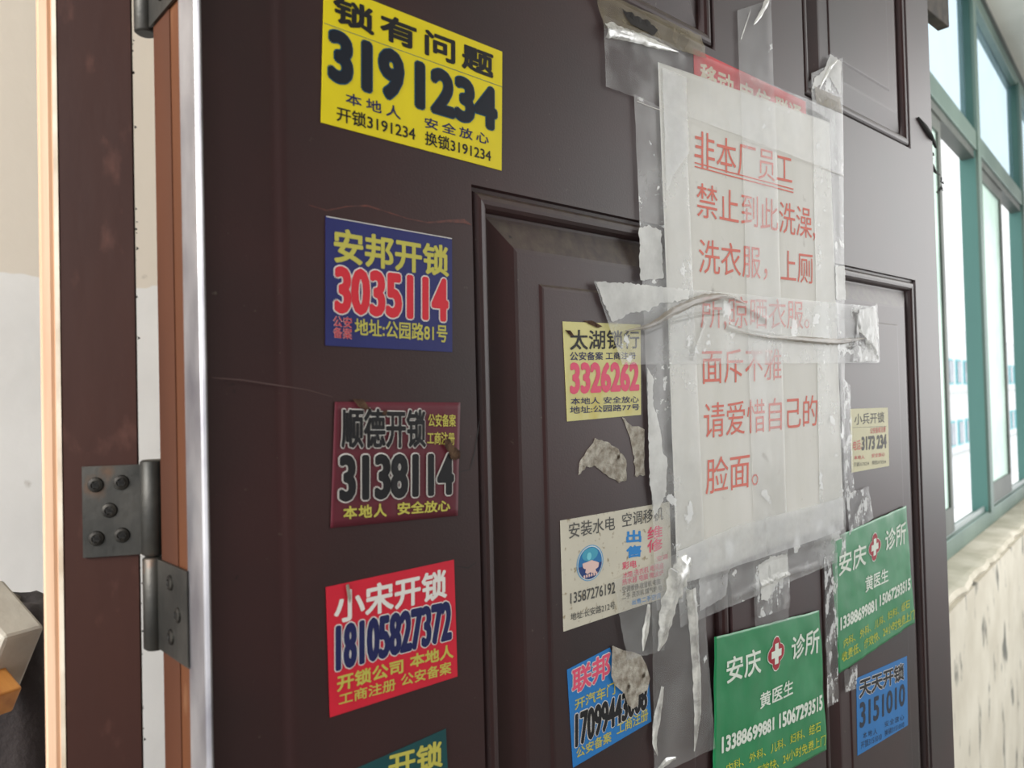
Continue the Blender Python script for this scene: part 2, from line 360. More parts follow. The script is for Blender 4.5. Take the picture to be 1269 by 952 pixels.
# latch side block above and torn rubber seal
u, v = P(1171, 36, -.006)
box('closer_block', mat('dark_grimy_wood', (84, 76, 66), .8, vscale=60, rgb2=(58, 53, 48)), door, DW - .02, u, .0125 - .011, .013, v, v + .08, bev=.001)
RUB = mat('grimy_rubber_seal', (44, 46, 44), .8, vscale=200, rgb2=(28, 30, 30), bump=.8, bscale=900)
def lump(name, m, parent, pts, seed=0, seg=6, jit=.25):
    """rough cord through 3-D points with radii"""
    bm = bmesh.new(); rings = []
    P3 = [Vector(p[:3]) for p in pts]
    for i, p in enumerate(pts):
        t = (P3[min(i + 1, len(P3) - 1)] - P3[max(i - 1, 0)]).normalized()
        a = t.cross(Vector((0, 1, .1))).normalized(); b = t.cross(a)
        rings.append([bm.verts.new(P3[i] + (a * cos(k * 2 * math.pi / seg) + b * sin(k * 2 * math.pi / seg)) * p[3] * (1 + jit * noise.noise((i * 3.1 + seed, k * 1.7, 0)) * 2)) for k in range(seg)])
    for r0, r1 in zip(rings, rings[1:]):
        for k in range(seg): bm.faces.new([r0[k], r0[(k + 1) % seg], r1[(k + 1) % seg], r1[k]])
    bm.faces.new(rings[0]); bm.faces.new(rings[-1]); bmesh.ops.recalc_face_normals(bm, faces=bm.faces)
    return from_bm(name, bm, m, parent, smooth=True)
def d3(px, py, w): u, v = P(px, py, w); return (u, -w, v)
lump('rubber_seal', RUB, door, [d3(1138, 146, .001) + (.0012,), d3(1146, 158, .001) + (.0026,), d3(1153, 168, .001) + (.0026,), d3(1157, 176, -.001) + (.0018,), d3(1160, 183, -.001) + (.0010,)], 1)
lump('rubber_seal', RUB, door, [d3(1151, 196, -.002) + (.001,), d3(1155, 207, -.002) + (.0022,), d3(1160, 214, -.002) + (.0012,), d3(1165, 217, -.002) + (.0006,)], 5)
lump('rubber_seal', RUB, door, [d3(1154, 322, -.002) + (.0003,), d3(1158, 345, -.002) + (.0012,), d3(1160, 375, -.002) + (.0012,), d3(1160, 396, -.002) + (.0003,)], 9)
for i in range(14):
    x, y = random.choice([(1166, 222), (1168, 232), (1162, 235), (1170, 226), (1156, 190), (1150, 160)]); x += random.uniform(-2, 2); y += random.uniform(-3, 3)
    lump('crumb', RUB, door, [d3(x, y, -.002) + (.0003,), d3(x + random.uniform(-2, 2), y + 2, -.002) + (.0008,), d3(x + 1, y + 4, -.002) + (.0003,)], i * 7)

# scratches in the paint
def ribbon(name, m, parent, pts, w, loc=None, rot=0.0):
    """flat stroke along photo points on the door: (px, py, half width m)"""
    c = [(Vector(P(x, y)), h) for x, y, h in pts]; v = []; f = []
    for i, (p, h) in enumerate(c):
        t = (c[min(i + 1, len(c) - 1)][0] - c[max(i - 1, 0)][0]).normalized(); nn = Vector((-t.y, t.x))
        for s in (1, -1): q = p + nn * h * s; v.append((q.x, -w, q.y))
        if i: f.append((2 * i - 2, 2 * i, 2 * i + 1, 2 * i - 1))
    return link(name, v, f, m, parent)
SCR = mat('rusty_scratch', (104, 52, 42), .6, vscale=300, rgb2=(66, 36, 34))
o = ribbon('scratch', SCR, door, [(382, 254, .0001), (405, 261, .0003), (430, 256, .0002), (455, 255, .0004), (480, 263, .0002), (505, 271, .0002), (530, 276, .0003), (555, 274, .0006), (575, 274, .0010), (584, 279, .0002)], .00012)
o['label'] = 'thin rust-red wavy scratch above the navy sticker'
SC2 = mat('fine_scratch', (84, 64, 62), .6)
ribbon('scratch', SC2, door, [(262, 468, .0001), (300, 471, .0002), (340, 477, .0002), (380, 483, .00015), (412, 492, .0001)], .00012)
ribbon('scratch', mat('dark_scratch', (24, 16, 16), .6), door, [(568, 585, .0002), (582, 582, .0003), (588, 560, .0003), (592, 535, .0003), (594, 522, .0001)], .00012)
ribbon('scratch', MATS['dark_scratch'], door, [(566, 702, .0002), (580, 704, .0004), (590, 697, .0002)], .00012)

# ------------------------------------------------------------------ hinges
def hinge(zc, label):
    """zc: height of the joint between the two halves"""
    A = DO + dn(DAZ) * (-.0545) + du(DAZ) * (-.0017)
    root = empty('hinge', (A.x, A.y, zc), 0)
    tag(root, label, 'hinge', 'steel hinges of the dark door')
    R = .0050
    def cyl(name, z0, z1, r=R):
        n = 20; pts = [(r * cos(i * 2 * math.pi / n), r * sin(i * 2 * math.pi / n)) for i in range(n)]
        bm = bmesh.new(); rr = []
        for z, q in ((z0, .8), (z0 + .0008, 1), (z1 - .0008, 1), (z1, .8)):
            rr.append([bm.verts.new((x * q, y * q, z)) for x, y in pts])
        for a, b in zip(rr, rr[1:]):
            for i in range(n): bm.faces.new([a[i], a[(i + 1) % n], b[(i + 1) % n], b[i]])
        bm.faces.new(rr[0][::-1]); bm.faces.new(rr[-1])
        o = from_bm(name, bm, STEEL, root)
        me = o.data; me.polygons.foreach_set('use_smooth', [len(p.vertices) == 4 for p in me.polygons])
    cyl('knuckle', .0003, .0392); cyl('knuckle', -.038, -.0003, .0046); cyl('hinge_pin', -.03, .03, .002)
    def leaf(az, length, th, z0, z1, screws, off):
        """plate leaving the pin in direction az; its face looks dn-wards (towards the eye)"""
        t = Vector((sin(az), cos(az))); nn = Vector((cos(az), -sin(az)))
        if nn.y > 0 and off >= 0: nn = -nn
        if nn.dot(Vector((-A.x, -A.y))) < 0: nn = -nn
        def q(a, b): p = t * a + nn * b; return (p.x, p.y)
        o = prism('leaf', STEEL, root, [q(.002, off), q(length, off), q(length, off + th), q(.002, off + th)], z0, z1)
        for (a, z) in screws:
            bm = bmesh.new(); n = 16; c = t * a + nn * (off + th); rr = []
            for r, h in ((.0031, .00005), (.0028, .0007), (.0017, .0010), (.0014, .0006)):
                rr.append([bm.verts.new((c.x + t.x * r * cos(k * 2 * math.pi / n) + nn.x * h, c.y + t.y * r * cos(k * 2 * math.pi / n) + nn.y * h, z + r * sin(k * 2 * math.pi / n))) for k in range(n)])
            for a0, b0 in zip(rr, rr[1:]):
                for i in range(n): bm.faces.new([a0[i], a0[(i + 1) % n], b0[(i + 1) % n], b0[i]])
            bm.faces.new(rr[-1]); bmesh.ops.recalc_face_normals(bm, faces=bm.faces)
            s = from_bm('screw', bm, SCREW, o)
            for ang in (.6, .6 + math.pi / 2):
                e = [(cos(ang) * .0016, sin(ang) * .0016)]; w = .00028
                dx, dz = cos(ang), sin(ang); vv = []
                for sa, sb in ((1, 1), (1, -1), (-1, -1), (-1, 1)):
                    lx = dx * .0017 * sa - dz * w * sb; lz = dz * .0017 * sa + dx * w * sb
                    vv.append((c.x + t.x * lx + nn.x * .0012, c.y + t.y * lx + nn.y * .0012, z + lz))
                if len(s.children) == 0 and ang < 1: pass
                me = s.data
                b2 = bmesh.new(); b2.from_mesh(me); b2.faces.new([b2.verts.new(p) for p in vv]); b2.to_mesh(me); b2.free()
                if len(me.materials) < 2: me.materials.append(mat('black_slot', (12, 12, 12), .9))
                me.polygons[len(me.polygons) - 1].material_index = 1
        return o
    leaf(JAZ, .0262, .0011, .001, .0375, [(.0212, .030), (.0118, .0305), (.0163, .0195), (.0212, .0085), (.0118, .0092)], .0)
    leaf(DAZ + math.pi / 2, .038, .0011, -.037, -.001, [(.020, -.008), (.028, -.019), (.020, -.029)], -.0008)
    return root
JAZ = rad(256)
u, v = P(240, 575)
zh = CZ + (ray(192, 686) * (.352 * cos(rad(24.9)))).z
hinge(zh, 'tarnished steel door hinge in the middle, five screws showing on the jamb')
zh2 = CZ + (ray(192, 42) * (.352 * cos(rad(24.9)))).z + .038
hinge(zh2, 'tarnished steel door hinge at the top of the photo, cut off by its edge')

# ------------------------------------------------------------------ jamb
A = DO + dn(DAZ) * (-.0545) + du(DAZ) * (-.0017)
t = Vector((sin(JAZ), cos(JAZ), 0)); nn = Vector((cos(JAZ), -sin(JAZ), 0))
if nn.dot(-A) < 0: nn = -nn
jl = t
J0 = Vector((A.x, A.y, 0)) + t * .0056 - nn * .0003
def jq(a, b): p = J0 + t * a + nn * b; return (p.x, p.y)
jamb_root = struct(empty('trim_2', (0, 0, 0), 0))
prism('jamb_post', JAMB, jamb_root, [jq(0, -.001), jq(0, -.001), jq(.0005, 0), jq(.0275, 0), jq(.0280, -.0005), jq(.0280, -.05), jq(.016, -.05)][1:], 0, 2.06)
pts = [jq(.0280, -.0012), jq(.0302, -.0010), jq(.0308, -.0022), jq(.0320, -.0016), jq(.0350, -.0020), jq(.0366, -.0042), jq(.0372, -.008), jq(.0372, -.04), jq(.0280, -.04)]
prism('casing_board', PINE, jamb_root, pts, 0, 2.06)
prism('paint_edge', CREAM, jamb_root, [jq(.0281, .0002), jq(.0298, .0), jq(.0298, -.0011), jq(.0281, -.0012)], 0, 2.06)
# ragged filler line on the jamb's edge
for i in range(26):
    z = CZ - .18 + .38 * random.random(); a = 0.0; r = random.uniform(.0002, .0005)
    p = J0 + t * (-.0003) + nn * (-.001)
    lump('filler_crumb', RUB, jamb_root, [(p.x, p.y, z - r, r * .4), (p.x + random.uniform(-.001, .001), p.y, z, r), (p.x, p.y, z + r * 1.5, r * .3)], i)

# ------------------------------------------------------------------ sheets stuck to the door
def zoomf(x0, y0, s): return lambda x, y: (x0 + x / s, y0 + y / s)
ZA = zoomf(380, 0, 3.732); ZB = zoomf(380, 240, 4.327); ZC = zoomf(380, 460, 4.327); ZD = zoomf(380, 670, 3.377)
ZE = zoomf(660, 330, 3.285); ZF = zoomf(690, 620, 5.6); ZG = zoomf(660, 600, 2.704); ZH = zoomf(1020, 480, 5.95)
ZI = zoomf(820, 560, 3.525); ZJ = zoomf(860, 740, 3.966); ZK = zoomf(860, 0, 5.95); ZL = zoomf(780, 120, 3.66); ZM = zoomf(720, 330, 3.1725)
PX = lambda x, y: (x, y)
def quad_uv(pts): return [Vector(P(*p)) for p in pts]          # TL TR BR BL
def bil(q, s, t):                                             # t downwards
    return (q[0] * (1 - s) + q[1] * s) * (1 - t) + (q[3] * (1 - s) + q[2] * s) * t
GC = {}
def raw_glyphs(s, space):
    k = (s, space)
    if k in GC: return GC[k]
    c = bpy.data.curves.new('t', 'FONT'); c.body = s; c.size = 1; c.space_character = space; c.resolution_u = 3
    c.dimensions = '2D'; c.fill_mode = 'FRONT'
    o = bpy.data.objects.new('t', c); COL.objects.link(o)
    bpy.context.view_layer.update()
    me = bpy.data.meshes.new_from_object(o.evaluated_get(bpy.context.evaluated_depsgraph_get()))
    v = [(p.co.x, p.co.y, 0.0) for p in me.vertices]; f = [tuple(p.vertices) for p in me.polygons]
    bpy.data.objects.remove(o); bpy.data.curves.remove(c); bpy.data.meshes.remove(me)
    GC[k] = (v, f); return GC[k]
def glyphs(s, off, space, asp=1.0):
    """letters made bolder by laying copies over each other, each a hair proud of the last"""
    v, f = raw_glyphs(s, space)
    if off <= .004: return v, f
    nd = 12 if off > .045 else 8 if off > .025 else 4
    ax, ay = math.sqrt(asp), 1 / math.sqrt(asp)
    dirs = [(cos(a) * off * ax, sin(a) * off * ay) for a in [(k + .5) * 2 * math.pi / nd for k in range(nd)]]
    if off > .04: dirs += [(x * .5, y * .5) for x, y in dirs[::2]]
    V = []; F = []
    for q, (dx, dy) in enumerate(dirs + [(0, 0)]):
        b = len(V); V += [(x + dx, y + dy, q * 2.0e-6) for x, y, _ in v]; F += [tuple(i + b for i in g) for g in f]
    return V, F
class Sheet:
    def __init__(s, name, z, corners, m, label, cat, w=.0003, wf=None, n=(2, 2), group=None, edge=0, shape=None, skirt=True):
        s.q = quad_uv([z(*c) for c in corners]); s.z = z
        c = sum(s.q, Vector((0, 0))) / 4; s.c = c
        s.base = w; s.wf = wf or (lambda u, v: 0.0)
        loc = DO + du(DAZ) * c.x; s.loc = (loc.x, loc.y, c.y)
        nu, nv = n; vt_ = []; fc = []
        for j in range(nv + 1):
            for i in range(nu + 1):
                a, b = i / nu, j / nv
                p = bil(s.q, a, b)
                if edge and (i in (0, nu) or j in (0, nv)):
                    p = p + Vector((noise.noise((p.x * 160, p.y * 160, 1)), noise.noise((p.x * 160, p.y * 160, 9)))) * edge
                vt_.append(s.loc3(p))
        for j in range(nv):
            for i in range(nu):
                k = j * (nu + 1) + i; fc.append((k, k + nu + 1, k + nu + 2, k + 1))
        if shape:
            vt_ = [s.loc3(Vector(P(*z(*c_)))) for c_ in shape]; fc = [tuple(range(len(shape)))[::-1]]
        if skirt:
            ring = list(range(len(shape))) if shape else [i for i in range(nu + 1)] + [(nu + 1) * j + nu for j in range(1, nv + 1)] + [(nu + 1) * nv + i for i in range(nu - 1, -1, -1)] + [(nu + 1) * j for j in range(nv - 1, 0, -1)]
            base = len(vt_)
            for k in ring: x, y, z_ = vt_[k]; vt_.append((x, y + min(w * .8, .00022), z_))
            R_ = len(ring)
            for i in range(R_): fc.append((ring[i], ring[(i + 1) % R_], base + (i + 1) % R_, base + i))
        s.o = link(name, vt_, fc, m, None, s.loc, DROT, smooth=bool(wf)); tag(s.o, label, cat, group)
    def W(s, p): return s.base + s.wf(p.x, p.y)
    def loc3(s, p, e=0.0): return (p.x - s.c.x, -(s.W(p) + e), p.y - s.c.y)
    def text(s, st, Q, m, bold=0.0, out=None, ow=.03, space=1.0, z=None, fine=None, name='lettering', e=.00012):
        z = z or s.z; xl, a, b, xr, c, d = Q
        q = quad_uv([z(xl, a), z(xr, c), z(xr, d), z(xl, b)])
        v0, _ = raw_glyphs(st, space)
        bw = max(g[0] for g in v0) - min(g[0] for g in v0); bh = max(g[1] for g in v0) - min(g[1] for g in v0)
        asp = min(3.0, max(.5, ((q[0] - q[3]).length / bh) / ((q[0] - q[1]).length / bw)))
        v0, _ = glyphs(st, bold, space, asp)
        x0 = min(v[0] for v in v0); x1 = max(v[0] for v in v0); y0 = min(v[1] for v in v0); y1 = max(v[1] for v in v0)
        for (off, mm, ee) in ([(bold + ow, out, e)] if out else []) + [(bold, m, e * (1.9 if out else 1))]:
            v, f = glyphs(st, off, space, asp)
            bm = bmesh.new(); bv = [bm.verts.new(p) for p in v]
            for g in f:
                try: bm.faces.new([bv[i] for i in g])
                except ValueError: pass
            for vert in bm.verts:
                x, y = vert.co.x, vert.co.y
                p = bil(q, (x - x0) / (x1 - x0), 1 - (y - y0) / (y1 - y0)); vert.co = (p.x, p.y, vert.co.z)
            if fine:
                for _k in range(3):
                    es = [g for g in bm.edges if g.calc_length() > fine]
                    if not es: break
                    bmesh.ops.subdivide_edges(bm, edges=es, cuts=1, use_grid_fill=False)
                    bmesh.ops.triangulate(bm, faces=[g for g in bm.faces if len(g.verts) > 4])
            for vert in bm.verts: vert.co = s.loc3(vert.co.xy, ee + vert.co.z)
            from_bm(name, bm, mm, s.o)
    def poly(s, pts, m, name='printed_shape', e=.0001, z=None):
        z = z or s.z
        v = [s.loc3(Vector(P(*z(x, y))), e) for x, y in pts]
        bm = bmesh.new(); f = bm.faces.new([bm.verts.new(p) for p in v]); f.normal_update()
        if f.normal.y > 0: f.normal_flip()
        bmesh.ops.triangulate(bm, faces=[f])
        return from_bm(name, bm, m, s.o)
    def line(s, x0, y0, x1, y1, h, m, name='printed_line', z=None, e=.0001, n=1):
        z = z or s.z; pts = []
        for i in range(n + 1): pts.append((x0 + (x1 - x0) * i / n, y0 + (y1 - y0) * i / n - h))
        for i in range(n, -1, -1): pts.append((x0 + (x1 - x0) * i / n, y0 + (y1 - y0) * i / n + h))
        v = [s.loc3(Vector(P(*z(x, y))), e) for x, y in pts]; k = len(v)
        return link(name, v, [(i, k - 1 - i, k - 2 - i, i + 1) for i in range(n)], m, s.o)

def pap(name, rgb, var=.06, rough=.55, vs=60, spec=.35): return mat(name, rgb, rough, spec=spec, var=var, vscale=vs, bump=.05, bscale=300)
BLK = ink('black', (22, 22, 26)); NAVY = ink('navy', (26, 32, 84)); WHT = ink('white', (222, 220, 216)); YEL = ink('yellow', (190, 184, 84))
TQ = ink('teal_edge', (20, 84, 112)); REDI = ink('red', (206, 42, 56)); PINK = ink('pink', (222, 84, 116)); GRY = ink('grey', (84, 84, 82))
ADS = None

# yellow
s = Sheet('sticker', ZA, [(79, -85), (903, 240), (900, 790), (65, 567)], pap('yellow_sticker', (226, 208, 14), .06),
          'bright yellow sticker with large black digits, topmost on the left stile', 'sticker')
s.line(78, 108, 902, 403, 1.2, TQ)
s.text('锁有问题', (120, -28, 100, 862, 250, 368), BLK, .035, space=1.22)
s.text('319', (98, 128, 371, 447, 250, 485), ink('deep_navy', (14, 22, 36)), .048, TQ, .018)
s.text('1234', (500, 278, 500, 878, 415, 612), MATS['ink_deep_navy'], .048, TQ, .018)
s.text('本地人', (178, 425, 480, 433, 498, 556), NAVY, .02, space=1.45)
s.text('开锁3191234', (137, 490, 560, 500, 585, 655), BLK, .02)
s.text('安全放心', (543, 540, 590, 840, 620, 672), NAVY, .02, space=1.4)
s.text('换锁3191234', (545, 605, 670, 850, 690, 752), BLK, .02)
# navy
s = Sheet('sticker', ZB, [(100, 120), (777, 240), (779, 850), (100, 815)], pap('navy_sticker', (34, 40, 104), .1),
          'navy blue sticker with yellow characters and red digits on the left stile', 'sticker')
s.line(103, 123, 776, 242, 2.2, WHT)
s.text('安邦开锁', (143, 180, 370, 760, 283, 450), YEL, .03)
s.text('3035114', (145, 385, 642, 757, 458, 693), REDI, .0485, WHT, .028)
s.text('公安', (140, 655, 712, 240, 665, 722), REDI, .0, WHT, .02); s.text('备案', (140, 715, 772, 240, 725, 782), REDI, .0, WHT, .02)
s.text('地址:公园路81号', (255, 668, 758, 752, 705, 800), YEL, .02)
# maroon
s = Sheet('sticker', ZC, [(150, 165), (822, 168), (808, 775), (127, 842)], pap('maroon_sticker', (94, 30, 44), .12),
          'dark maroon sticker with black white-edged characters on the left stile', 'sticker', n=(40, 16),
          wf=lambda u, v: .00035 * max(0, noise.noise((u * 160, v * 12, 4))))
s.text('顺德开锁', (180, 195, 415, 635, 205, 412), BLK, .03, WHT, .03, e=.0003)
s.text('公安备案', (648, 228, 298, 795, 232, 298), YEL, .02, e=.0003); s.text('工商注册', (642, 325, 392, 790, 328, 398), YEL, .02, e=.0003)
s.text('3138114', (168, 448, 703, 785, 437, 665), BLK, .048, WHT, .028, e=.0003)
s.text('本地人', (192, 725, 795, 425, 708, 780), YEL, .03, space=1.15, e=.0003); s.text('安全放心', (483, 703, 772, 765, 690, 750), YEL, .03, e=.0003)
FIB = mat('torn_grey_paper_fibre', (190, 186, 176), .95, spec=.1, vscale=220, rgb2=(138, 130, 118), bump=1.0, bscale=700)
add_noise_layer(FIB, (70, 60, 50), 120, .62, .72)
BRN = mat('brown_torn_backing', (98, 78, 62), .95, spec=.1, vscale=300, rgb2=(58, 42, 36), bump=1, bscale=600)
s.poly([(733, 365), (760, 362), (775, 395), (815, 430), (815, 465), (790, 478), (765, 470), (750, 430), (730, 400)], BRN, 'torn_patch', e=.0009)
s.poly([(240, 150), (300, 152), (325, 195), (350, 205), (300, 205), (270, 190)], BRN, 'torn_patch', e=.0007)
s.poly([(400, 215), (425, 210), (418, 240), (398, 232)], BRN, 'torn_patch', e=.0009)
# red
s = Sheet('sticker', ZD, [(80, 195), (615, 80), (630, 568), (97, 740)], pap('red_sticker', (206, 30, 54), .08),
          'red sticker with white heading and navy eleven-digit number, low on the left stile', 'sticker')
s.text('小宋开锁', (113, 215, 352, 585, 115, 238), WHT, .03)
s.text('18105827372', (118, 355, 550, 605, 248, 415), NAVY, .048, WHT, .03)
s.text('开锁公司', (125, 565, 635, 402, 492, 553), YEL, .03); s.text('本地人', (430, 478, 535, 612, 430, 490), YEL, .03)
s.text('工商注册', (133, 642, 690, 370, 573, 625), YEL, .02); s.text('公安备案', (393, 560, 610, 603, 503, 555), YEL, .02)
s.poly([(160, 185), (172, 180), (183, 235), (178, 262), (168, 240)], FIB, 'torn_patch', e=.0005)
# dark teal at the bottom
s = Sheet('sticker', PX, [(402, 970), (552, 903), (559, 1045), (408, 1120)], pap('dark_teal_sticker', (18, 74, 78), .1),
          'dark teal sticker cut off by the bottom of the photo', 'sticker')
s.text('开锁', (340, 893, 1005, 567, 832, 945), YEL, .03, z=ZD)
# pale yellow on the panel
s = Sheet('sticker', ZE, [(122, 225), (438, 238), (440, 605), (140, 632)], add_noise_layer(pap('pale_yellow_sticker', (212, 206, 138), .08), (196, 178, 74), 40, .55, .75),
          'pale yellow sticker with pink digits at the top of the left panel', 'sticker')
s.text('太湖锁行', (150, 258, 342, 432, 262, 335), BLK, .02)
s.text('公安备案 工商注册', (150, 348, 385, 418, 350, 378), NAVY, .02)
s.text('3326262', (150, 392, 522, 432, 390, 508), PINK, .048)
s.text('本地人 安全放心', (153, 535, 565, 430, 528, 555), NAVY, .015); s.text('地址:公园路77号', (150, 570, 602, 433, 560, 585), NAVY, .015)
s.poly([(128, 260), (150, 262), (165, 282), (150, 285)], BRN, 'torn_patch', e=.0004)
s.poly([(205, 222), (240, 222), (280, 245), (262, 252), (225, 235)], BRN, 'torn_patch', e=.0004)
# white repair notice
s = Sheet('notice', ZF, [(22, 142), (780, 10), (798, 660), (45, 912)], add_noise_layer(pap('speckled_ivory_paper', (206, 202, 186), .06), (150, 136, 108), 260, .6, .7),
          'speckled ivory repair notice with a round blue emblem', 'notice')
BLU = ink('bright_blue', (34, 132, 206))
s.text('安装水电', (80, 158, 270, 400, 108, 205), GRY, .01); s.text('空调移机', (450, 92, 190, 735, 42, 135), GRY, .01)
s.text('13587276192', (90, 645, 720, 402, 565, 645), GRY, .02); s.text('地址:长安路212号', (92, 785, 838, 400, 700, 752), GRY, .01)
s.text('出', (478, 208, 300, 583, 205, 290), BLU, .04); s.text('售', (478, 322, 405, 583, 305, 390), BLU, .04)
s.text('维', (625, 190, 280, 730, 170, 255), PINK, .02); s.text('修', (625, 278, 368, 730, 258, 345), PINK, .02)
s.text('彩电', (450, 430, 485, 550, 412, 465), PINK, .02); s.text('空调', (690, 388, 425, 765, 372, 408), PINK, .0)
s.text('冰箱 洗衣机 电风扇', (455, 505, 545, 735, 430, 475), PINK, .01); s.text('热水器 电脑 微波炉', (450, 548, 592, 735, 480, 520), PINK, .01)
s.text('空调维修 收音机 电脑', (450, 600, 645, 715, 540, 582), GRY, .01); s.text('二手 洗衣机 煤气炉 电', (450, 650, 692, 725, 585, 625), GRY, .01)
s.text('出售二手空调', (518, 692, 728, 715, 640, 680), BLU, .02)
def oval(cx, cy, rx, ry, sh=-.25, n=36, a0=0, a1=360): return [(cx + rx * cos(rad(a0 + (a1 - a0) * i / n)), cy + ry * sin(rad(a0 + (a1 - a0) * i / n)) + sh * rx * cos(rad(a0 + (a1 - a0) * i / n))) for i in range(n)]
s.poly(oval(226, 435, 93, 124), ink('emblem_ring', (96, 160, 206)), 'emblem', e=.0001)
s.poly(oval(226, 435, 87, 118), ink('emblem_pale', (208, 220, 220)), 'emblem', e=.00016)
s.poly(oval(226, 435, 82, 111), ink('emblem_blue', (36, 116, 176)), 'emblem', e=.00022)
s.poly(oval(226, 435, 82, 111, a0=5, a1=178), ink('emblem_dark', (34, 62, 122)), 'emblem', e=.00028)
s.poly(oval(225, 375, 55, 45), ink('emblem_sky', (70, 160, 190)), 'emblem', e=.0003)
PNK2 = ink('hand_pink', (226, 196, 190))
s.poly([(172, 440), (205, 428), (235, 415), (262, 422), (286, 432), (282, 462), (262, 478), (270, 500), (248, 505), (225, 500), (205, 512), (190, 500), (196, 480), (176, 470)], PNK2, 'emblem', e=.0004)
s.poly(oval(218, 388, 16, 26), ink('droplet', (120, 205, 220)), 'emblem', e=.0004)
for i in range(6): s.poly([(178 + i * 17, 525 - i * 5), (188 + i * 17, 518 - i * 5), (192 + i * 17, 535 - i * 5), (182 + i * 17, 545 - i * 5)], PNK2, 'emblem', e=.0004)
# torn blue
s = Sheet('sticker', ZG, [(115, 622), (383, 487), (397, 795), (135, 950)], pap('torn_blue_sticker', (32, 122, 196), .08),
          'blue sticker with pink heading, its upper right torn to grey fibre', 'sticker',
          shape=[(115, 622), (258, 548), (262, 560), (270, 600), (330, 620), (384, 640), (388, 650), (397, 795), (135, 950)])
s.text('联邦', (130, 622, 708, 258, 558, 645), PINK, .03, WHT, .03)
s.text('开汽车门', (140, 722, 758, 275, 660, 703), YEL, .02)
s.text('17099443008', (140, 770, 885, 382, 665, 752), BLK, .042, WHT, .028)
s.text('公安备案', (145, 885, 920, 262, 825, 862), YEL, .02); s.text('工商注册', (280, 803, 842, 385, 748, 790), YEL, .02)
s.poly([(262, 540), (300, 556), (335, 562), (358, 572), (376, 605), (388, 650), (380, 688), (350, 706), (348, 740), (330, 752), (312, 735), (302, 700), (270, 672), (258, 640)], FIB, 'torn_patch', e=.0009)
# small cream sticker
s = Sheet('sticker', ZH, [(197, 160), (475, 150), (485, 580), (208, 630)], pap('cream_sticker', (206, 202, 164), .07),
          'small cream sticker with grey digits, right of the paper notice', 'sticker')
s.text('小兵开锁', (228, 195, 280, 448, 182, 260), GRY, .01); s.line(215, 298, 462, 288, 1.2, GRY)
RD2 = ink('faded_red', (206, 92, 96))
s.text('公安备案注册', (345, 300, 345, 458, 288, 330), RD2, .01); s.text('电话:', (218, 395, 470, 278, 385, 458), RD2, .01)
s.text('3173 234', (280, 365, 468, 465, 345, 450), GRY, .05)
s.text('本地人', (225, 505, 535, 302, 498, 528), RD2, .01); s.text('安全放心', (355, 490, 520, 452, 478, 508), RD2, .01)
s.text('开锁3173234', (222, 555, 588, 335, 545, 575), GRY, 0); s.text('换锁3173234', (358, 540, 572, 460, 533, 562), GRY, 0)
# clinic notices
def crumple(k, amp):
    return lambda u, v: amp * (.5 + .5 * noise.noise((u * 55 + k, v * 38, k))) + amp * .35 * (.5 + .5 * noise.noise((u * 130, v * 90 + k, 2)))
GREEN = pap('clinic_green_paper', (28, 138, 84), .12, rough=.4, vs=30, spec=.5)
WB = ink('clinic_white', (226, 236, 226)); GY = ink('clinic_yellow', (206, 206, 60)); CR = ink('clinic_red', (168, 44, 58))
def clinic(z, corners, label, T):
    s = Sheet('clinic_notice', z, corners, GREEN, label, 'notice', w=.0005, wf=crumple(len(label), .0016), n=(44, 60), edge=.0004, group='green clinic notices')
    kw = dict(fine=.0035, e=.00030)
    for st, Q, zz, m, b in T: s.text(st, Q, m, b, z=zz, **kw)
    return s
def badge(s, z, cx, cy, rx, ry, sh):
    def lob(k, n=9): return [(cx + rx * k * x, cy + ry * k * y + sh * rx * k * x) for x, y in
        [(0, -1), (.25, -.92), (.42, -.72), (.46, -.52), (.72, -.42), (.95, -.22), (1, 0), (.95, .22), (.72, .42), (.46, .52), (.42, .72), (.25, .92), (0, 1), (-.25, .92), (-.42, .72), (-.46, .52), (-.72, .42), (-.95, .22), (-1, 0), (-.95, -.22), (-.72, -.42), (-.46, -.52), (-.42, -.72), (-.25, -.92)]]
    s.poly(lob(1.07), WB, 'red_cross_badge', .0003, z); s.poly(lob(1), CR, 'red_cross_badge', .00042, z)
    a, b = .22, .62
    s.poly([(cx + rx * x, cy + ry * y + sh * rx * x) for x, y in [(-a, -b), (a, -b), (a, -a), (b, -a), (b, a), (a, a), (a, b), (-a, b), (-a, a), (-b, a), (-b, -a), (-a, -a)]], WB, 'red_cross_badge', .00056, z)
L1, L2 = '内科、外科、儿科、妇科、结石', '收费低、疗效快、24小时免费上门'
s = clinic(PX, [(1027, 668), (1120.7, 626.7), (1131, 771.5), (1037.8, 834.6)], 'green clinic notice with a red cross badge, the higher and farther right of the two', [
    ('安庆', (763, 445, 545, 882, 395, 492), ZI, WB, .02), ('诊所', (965, 345, 435, 1057, 300, 400), ZI, WB, .02), ('黄医生', (880, 545, 615, 980, 505, 565), ZI, WB, .02),
    ('13388699881', (770, 722, 780, 930, 640, 692), ZI, WB, .042), ('15067293515', (942, 625, 675, 1078, 548, 600), ZI, WB, .042),
    (L1, (725, 205, 250, 1050, 8, 50), ZJ, GY, .0), (L2, (718, 270, 320, 1070, 58, 105), ZJ, GY, .0)])
badge(s, ZI, 920, 415, 27, 60, -.45)
